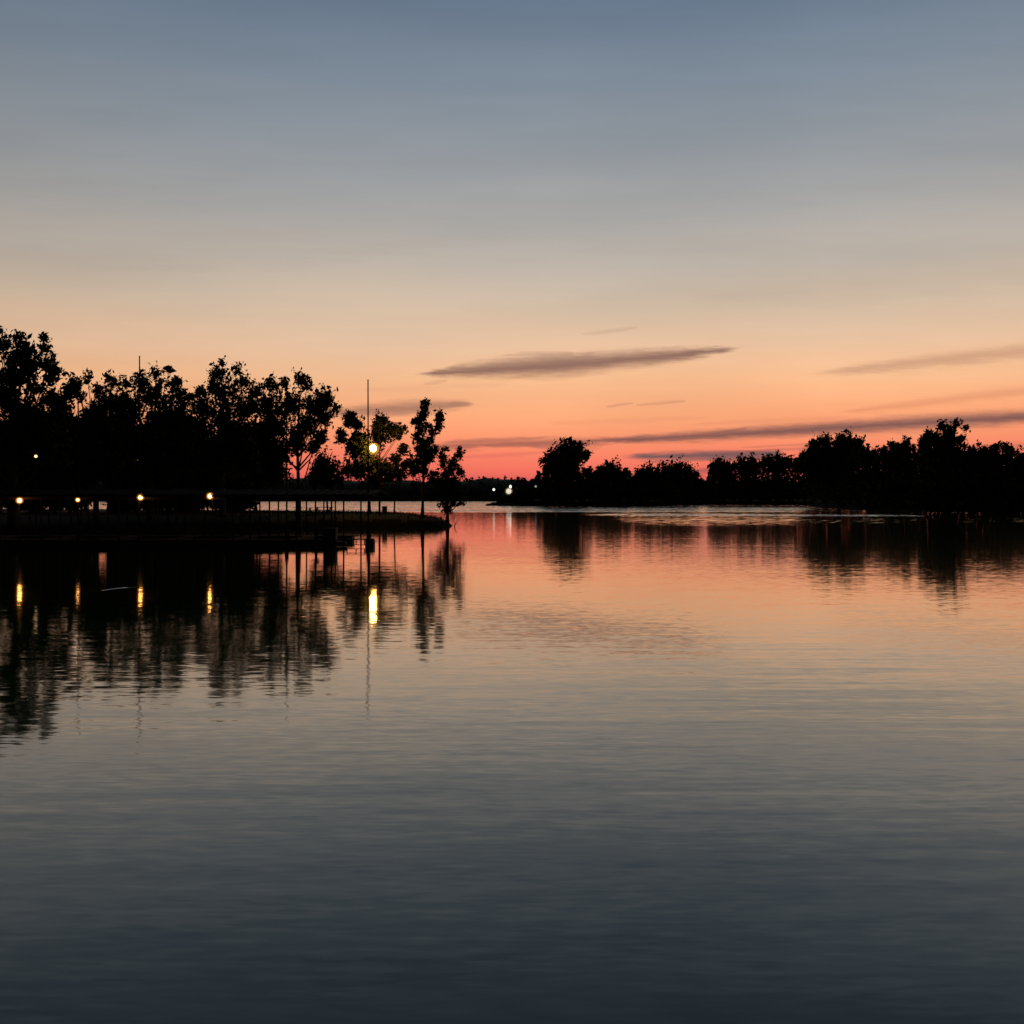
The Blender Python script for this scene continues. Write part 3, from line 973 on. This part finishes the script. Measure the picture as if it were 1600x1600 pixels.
# two white lights and a faint one on the end of the right shore
for px, py, rr, bm_, lab, dd in [(771.5, 765, .42, M_BULB_WHITE, 'smaller white light on a post at the far end of the right shore', 5),
                             (795, 767.5, .92, M_BULB_WHITE, 'larger white light with a second light above, at the end of the right shore', 5),
                             (837, 760, .35, M_BULB_FAINT, 'faint white light half hidden in the bushes at the end of the right shore', 2)]:
    D = shore_d(px) + dd
    if px < 780:
        D = shore_d(px) + 1.5
    c = P(px, py, D)
    r_ = empty('shore_light', (c.x, D, .2), lab, 'light', 'white lights at the end of the right shore')
    MB().tube([(c.x, D, -.3), (c.x, D, c.z - rr * .8)], [.12, .09], 8).build('post', M_STEEL, r_)
    MB().ball(c, rr, 14, 10).build('bulb', bm_, r_, True)
    if rr > .8:
        c2 = P(797.5, 760.5, D)
        MB().tube([(c.x + .3, D, c.z + rr * .8), (c2.x, D, c2.z)], .08, 8).build('arm', M_STEEL, r_)
        MB().ball(c2, .5, 12, 8, (.85, .85, 1.2)).build('bulb', bm_, r_, True)
        MB().ball(c, rr * 1.45, 16, 10).build('lamp_glass', M_GLASS_WHITE, r_, True)


# rocks where the white light stands
def rock(px, D, s, lab, gz):
    mb = MB().ball(((px - 800) / F * D, D, gz + .25 * s), s, 9, 6, (1.2, .9, .65))
    mb.v = [(x + random.uniform(-.12, .12) * s, y + random.uniform(-.12, .12) * s, z + random.uniform(-.1, .1) * s) for x, y, z in mb.v]
    o = mb.build('rock', M_STONE)
    tag(o, lab, 'rock', 'rocks at the waterline of the right shore')


for px, s, lab in [(783, .75, 'pale rock at the waterline left of the larger white light'), (791, .95, 'pale rock at the waterline just under the larger white light'),
                   (800, 1.0, 'pale rock at the waterline right of the larger white light, beside the thicket')]:
    rock(px, shore_d(px) + 1.0, s, lab, .2)

# ------------------------------------------------------------------ small things on the point
D = 104.0
c = P(601, 800, D)
z = zpark(c.x, D)
r_ = empty('waste_bin', (c.x, D, z), 'dark square waste bin on the grass right of the street lamp pole', 'bin')
MB().box(c.x - .23, c.x + .23, D - .23, D + .23, z - .03, z + .74).build('body', M_DARK, r_)
MB().box(c.x - .26, c.x + .26, D - .26, D + .26, z + .742, z + .83).build('lid', M_DARK, r_)


def picnic(px, D, lab):
    x = (px - 800) / F * D
    z = zpark(x, D)
    r_ = empty('picnic_table', (x, D, z), lab, 'picnic table', 'picnic tables on the grass')
    MB().box(x - .9, x + .9, D - .38, D + .38, z + .70, z + .75).build('tabletop', M_WOODF, r_)
    for s_ in (-1, 1):
        MB().box(x - .9, x + .9, D + s_ * .72 - .14, D + s_ * .72 + .14, z + .42, z + .46).build('bench', M_WOODF, r_)
        d = MB()
        for q_ in (-1, 1):
            d.tube([(x + s_ * .65, D + q_ * .7, z - .04), (x + s_ * .65, D + q_ * .22, z + .69)], .05, 6)
        d.box(x + s_ * .65 - .03, x + s_ * .65 + .03, D - .8, D + .8, z + .36, z + .415)
        d.build('leg', M_WOODF, r_)


picnic(474, 101, 'picnic table on the grass nearer the dark trunk of the spreading tree')
picnic(506, 103, 'picnic table on the grass behind the storage box')
D = 101.0
x = (711 - 800) / F * D
MBs = MB().tube([(x - .12, D, -.5), (x, D, .25), (x + .22, D, .62)], [.05, .045, .02], 6)
MBs.tube([(x + .02, D, .28), (x - .05, D + .05, .5)], [.025, .01], 5)
tag(MBs.build('driftwood', M_BARK), 'bent stick poking out of the water off the tip of the point', 'stick')

# wake of something swimming: a low ridge of water near the third lamp's reflection
v, f = [], []
for i in range(25):
    u = i / 24
    px, py = 160 + 56 * u, 922.5 - 5.0 * math.sin(u * math.pi * .5)
    D = H * F / (py - HZ)
    hgt = .007 * math.sin(math.pi * min(1, .12 + u * .88)) + .002
    x = (px - 800) / F * D
    v += [(x, D - .13, .002), (x, D, .002 + hgt), (x, D + .13, .002)]
for i in range(24):
    f += [(i * 3, (i + 1) * 3, (i + 1) * 3 + 1, i * 3 + 1), (i * 3 + 1, (i + 1) * 3 + 1, (i + 1) * 3 + 2, i * 3 + 2)]
wk = mesh_obj('wake', v, f, M_WATER, smooth=False)
wk['kind'] = 'structure'
